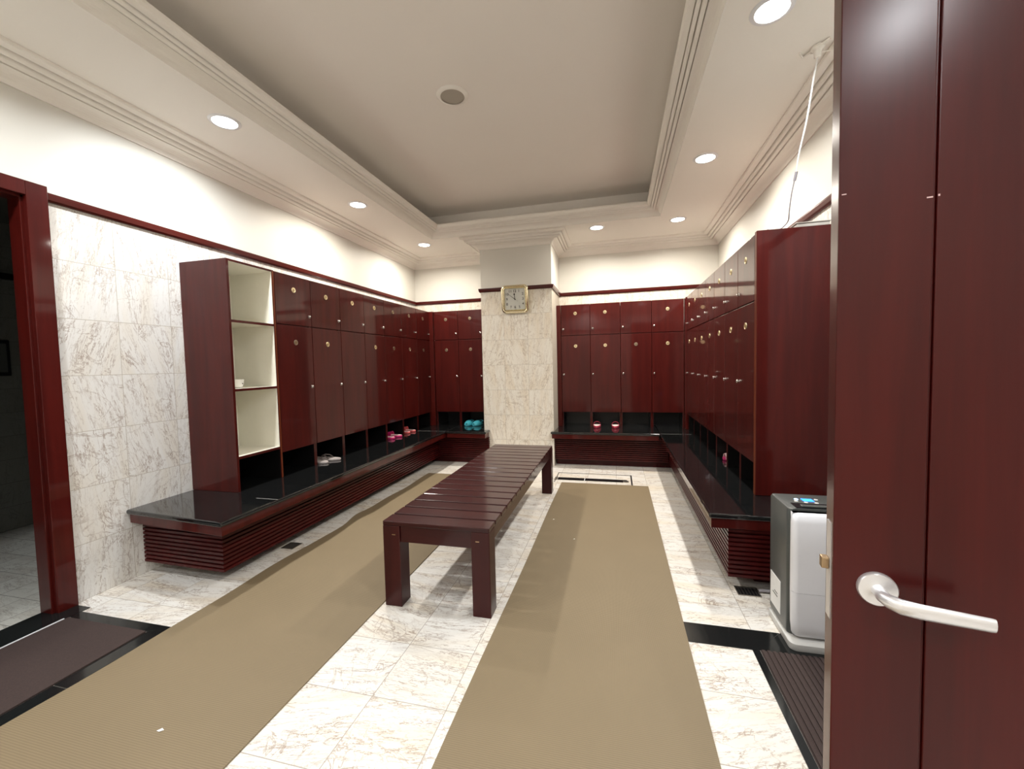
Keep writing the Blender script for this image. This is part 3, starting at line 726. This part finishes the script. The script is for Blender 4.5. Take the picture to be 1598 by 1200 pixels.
b = MB(); b.smooth = True; b.rings([[(x, y, z) for x, y in rrect(DX0-.006+i, DYF-.006+i, DX1+.006-i, DYB+.002-i, .03)] for z, i in ((0, .004), (.006, 0), (.034, 0), (.044, .01))]); b.build('base_tray', M['lightgrey'], t)
MB().box(DX0+.035, DYF+.06, DH+.0003, DX1-.035, DYF+.128, DH+.003).build('air_outlet', M['black_pl'], t)
MB().box(DX0+.06, DYF+.066, DH+.0031, DX1-.06, DYF+.092, DH+.010).build('outlet_flap', M['grey_pl'], t, bevel=.002)
MB().box(DX0+.105, DYF+.168, DH+.0003, DX0+.150, DYF+.205, DH+.0018).build('display', M['blue'], t)
for k, (x, y) in enumerate([(.072, .165), (.083, .195), (.108, .15), (.150, .148), (.168, .20)]):
    b = MB(); b.lathe([(.009, DH+.0003), (.008, DH+.002)], (DX0+x, DYF+y, 0), 'z', 12); b.build('button', M['bluedot'] if k == 1 else M['lightgrey'], t)
MB().box(DX0-.0012, DYF+.135, .085, DX0+.001, DYF+.262, .245).build('rating_label', M['paper'], t)
b = MB(); b.box(DX0-.0018, DYF+.17, .15, DX0-.0011, DYF+.23, .156); b.box(DX0-.0018, DYF+.17, .165, DX0-.0011, DYF+.21, .170); b.build('label_lines', M['grey_pl'], t)

# ------------------------------------------------------------------ open entry door leaf
DA = R(-10.0)
leaf = thing('door_1', 'glossy dark red wooden door standing open at the right edge of the view', 'door', (.3526, .796, 0), 0); leaf['kind'] = 'structure'
LW, LH, LT = .935, 2.235, .042
b = MB(); b.box(0, .0, .016, .1165, LT, LH); b.box(.1205, .0, .016, LW, LT, LH); b.box(.1165, .004, .017, .1205, LT-.004, LH-.001)
b.v = [(x+.3526, y+.796, z) for x, y, z in b.v]; b.build('panel', M['wood_door'], leaf, bevel=.0015)
def dpart(b, name, m, par=leaf, bevel=0):
    b.v = [(x+.3526, y+.796, z) for x, y, z in b.v]; return b.build(name, m, par, bevel=bevel)
HZ, HX = .934, .0585
b = MB(); b.smooth = True; b.lathe([(.027, .0), (.027, -.006), (.0255, -.008), (.012, -.0085), (.011, -.009)], (HX, 0, HZ), 'y', 36)
ros = dpart(b, 'rosette', M['nickel'])
b = MB(); b.smooth = True
b.tube([(HX, -.006, HZ), (HX, -.028, HZ), (HX+.003, -.040, HZ), (HX+.014, -.050, HZ-.001), (HX+.035, -.0535, HZ-.002), (HX+.075, -.054, HZ-.003), (HX+.112, -.054, HZ-.004), (HX+.1155, -.054, HZ-.004)],
       [.0100, .0100, .0110, .0122, .0120, .0112,   .0104, .0098], 14, [.0100, .0100, .0090, .0075, .0062, .0056, .0052, .0048])
dpart(b, 'lever', M['nickel'])
dpart(MB().box(-.0015, .010, .862, .0003, LT-.010, 1.03), 'lock_plate', M['nickel'])
dpart(MB().box(-.013, .013, .948, -.0016, .028, .968), 'latch_bolt', M['latch'], bevel=.002)
for x0_, z0_, x1_, z1_ in ((.1085, 1.5505, .1155, 1.5525), (.1215, 1.5515, .1235, 1.5545), (.004, 1.574, .010, 1.5755)):
    dpart(MB().box(x0_, -.0006, z0_, x1_, .0004, z1_), 'paint_chip', M['blush'])
for z in (.30, 1.10, 1.95):
    b = MB(); b.lathe([(.008, z), (.008, z+.10)], (LW+.004, -.002, 0), 'z', 12); dpart(b, 'hinge', M['nickel'])
leaf.rotation_euler = (0, 0, DA)

# ------------------------------------------------------------------ wall clock
CXc, CZc = -1.236, 2.137
t = thing('wall_clock', 'square gold-rimmed wall clock hanging on the pillar', 'clock', (CXc, PY, CZc))
def rsq(h, r, yy, n=6): return [(x, yy, z) for x, z in rrect(-h, -h, h, h, r, n)]
def cpart(b, name, m, bevel=0, par=None):
    b.v = [(x+CXc, y+PY, z+CZc) for x, y, z in b.v]; return b.build(name, m, par or t, bevel=bevel)
b = MB(); b.smooth = True
b.rings([rsq(.168, .05, -.004), rsq(.176, .055, -.018), rsq(.172, .053, -.034), rsq(.160, .045, -.042), rsq(.150, .035, -.040), rsq(.145, .03, -.034), rsq(.143, .028, -.040), rsq(.136, .022, -.043), rsq(.131, .015, -.036), rsq(.130, .012, -.020)], False)
cpart(b, 'rim', M['gold'])
cpart(MB().box(-.160, -.018, -.160, .160, -.006, .160), 'case_back', M['black_pl'])
fc = cpart(MB().box(-.131, -.0225, -.131, .131, -.0185, .131), 'dial', M['face'])
def text_mesh(s, size):
    cu = bpy.data.curves.new('t', 'FONT'); cu.body = s; cu.size = size; cu.align_x = 'CENTER'; cu.align_y = 'CENTER'; cu.extrude = .0006; cu.offset = .0006
    o = bpy.data.objects.new('t', cu); C.objects.link(o); bpy.context.view_layer.update()
    me = bpy.data.meshes.new_from_object(o.evaluated_get(bpy.context.evaluated_depsgraph_get()))
    vs = [tuple(v.co) for v in me.vertices]; fs = [tuple(p.vertices) for p in me.polygons]
    bpy.data.objects.remove(o); bpy.data.curves.remove(cu); bpy.data.meshes.remove(me); return vs, fs
pos = {12: (0, .098), 1: (.056, .098), 2: (.104, .062), 3: (.104, 0), 4: (.104, -.062), 5: (.056, -.100), 6: (0, -.100), 7: (-.056, -.100), 8: (-.104, -.062), 9: (-.104, 0), 10: (-.100, .062), 11: (-.058, .098)}
for k, (x, z) in pos.items():
    b = MB(); vs_, fs_ = text_mesh(str(k), .044); b.add([(x+p[0], -.0232-p[2]*.3, z+p[1]) for p in vs_], fs_)
    cpart(b, 'numeral', M['ink'])
def hand(name, ang, l0, l1, wd, yy):
    a = R(ang); d = (math.sin(a), math.cos(a)); n_ = (d[1], -d[0])
    p = [(d[0]*-l0+n_[0]*wd, d[1]*-l0+n_[1]*wd), (d[0]*l1+n_[0]*wd*.4, d[1]*l1+n_[1]*wd*.4), (d[0]*l1-n_[0]*wd*.4, d[1]*l1-n_[1]*wd*.4), (d[0]*-l0-n_[0]*wd, d[1]*-l0-n_[1]*wd)]
    b = MB(); b.add([(x, yy, z) for x, z in p]+[(x, yy-.001, z) for x, z in p], [(0,1,2,3),(7,6,5,4),(0,4,5,1),(1,5,6,2),(2,6,7,3),(3,7,4,0)])
    if name == 'hour_hand': b.lathe([(.010, yy), (.010, yy-.001)], (d[0]*.06, 0, d[1]*.06), 'y', 12)
    cpart(b, name, M['ink'])
hand('hour_hand', -5, .012, .078, .005, -.0245); hand('minute_hand', -52, .015, .108, .0036, -.0262); hand('second_hand', 128, .0, .048, .0012, -.0280)
b = MB(); b.lathe([(.006, -.024), (.006, -.030)], (0, 0, 0), 'y', 14); cpart(b, 'hub', M['ink'])
t.rotation_euler = (R(7), 0, 0); t.location = (CXc, PY-.036, CZc)

# ------------------------------------------------------------------ things on and above the right lockers
zt = ZTOP+.0005
t = thing('plastic_box', 'low translucent white plastic box on top of the right lockers', 'box', (1.14, 3.10, zt))
MB().box(1.09, 2.96, zt+.0, 1.27, 3.13, zt+.050).build('body', M['clear'], t, bevel=.006)
MB().box(1.085, 2.955, zt+.0505, 1.275, 3.135, zt+.058).build('lid', M['clear'], t, bevel=.004)
b = MB(); b.smooth = True; b.lathe([(.055, zt), (.055, zt+.01), (.045, zt+.03), (.02, zt+.042), (.001, zt+.044)], (.98, 3.20, 0), 'z', 24)
tag(b.build('dome_cap', M['clear'], origin=(.98, 3.20, zt)), 'small translucent dome on the front edge of the right locker top', 'dome')
t = thing('ceiling_bracket', 'small white angled bracket fixed to the right soffit with a hanging wire', 'bracket', (1.03, 2.56, ZC))
b = MB(); b.tube([(.985, 2.62, ZC-.006), (1.06, 2.50, ZC-.006)], .006, 6); b.tube([(.985, 2.62, ZC-.006), (.955, 2.58, ZC-.006)], .005, 6); b.tube([(1.01, 2.60, ZC-.005), (1.10, 2.56, ZC-.03), (1.13, 2.50, ZC-.05)], .004, 6)
b.build('arm', M['ceil'], t)
b = MB(); b.smooth = True; b.lathe([(.030, ZC-.001), (.030, ZC-.012), (.018, ZC-.022), (.016, ZC-.050), (.010, ZC-.056)], (1.03, 2.56, 0), 'z', 20); b.build('socket', M['ceil'], t)
t = thing('hanging_cable', 'thin white wire hanging from the soffit down to the right locker top', 'cable', (1.03, 2.56, zt))
def bz(pts, n=6):
    out = []; P_ = [Vector(p) for p in pts]; P_ = [P_[0]]+P_+[P_[-1]]
    for i in range(1, len(P_)-2):
        for k in range(n):
            q = k/n; a, b_, c, d = P_[i-1], P_[i], P_[i+1], P_[i+2]
            out.append(.5*((2*b_)+(-a+c)*q+(2*a-5*b_+4*c-d)*q*q+(-a+3*b_-3*c+d)*q**3))
    return out+[P_[-2]]
b = MB(); b.smooth = True; b.tube(bz([(1.03, 2.56, ZC-.055), (1.028, 2.60, 2.78), (1.018, 2.65, 2.60), (1.008, 2.72, 2.45), (1.010, 2.76, 2.36)]), .0045, 8); b.build('wire', M['cable'], t)
b = MB(); b.smooth = True; b.tube(bz([(1.010, 2.76, 2.362), (1.005, 2.80, 2.28), (1.010, 2.85, 2.19), (1.02, 2.90, 2.14), (.985, 2.93, 2.105), (.93, 2.94, 2.098)]), .0035, 8); b.build('lead', M['grey_cable'], t)
b = MB(); b.smooth = True; b.tube([(1.011, 2.755, 2.375), (1.008, 2.775, 2.33)], .008, 8); b.build('connector', M['grey_cable'], t)
b = MB(); b.smooth = True; b.lathe([(.012, zt), (.015, zt+.008), (.012, zt+.020), (.004, zt+.026)], (.925, 2.94, 0), 'z', 14); b.build('plug', M['wood_dark'], t)
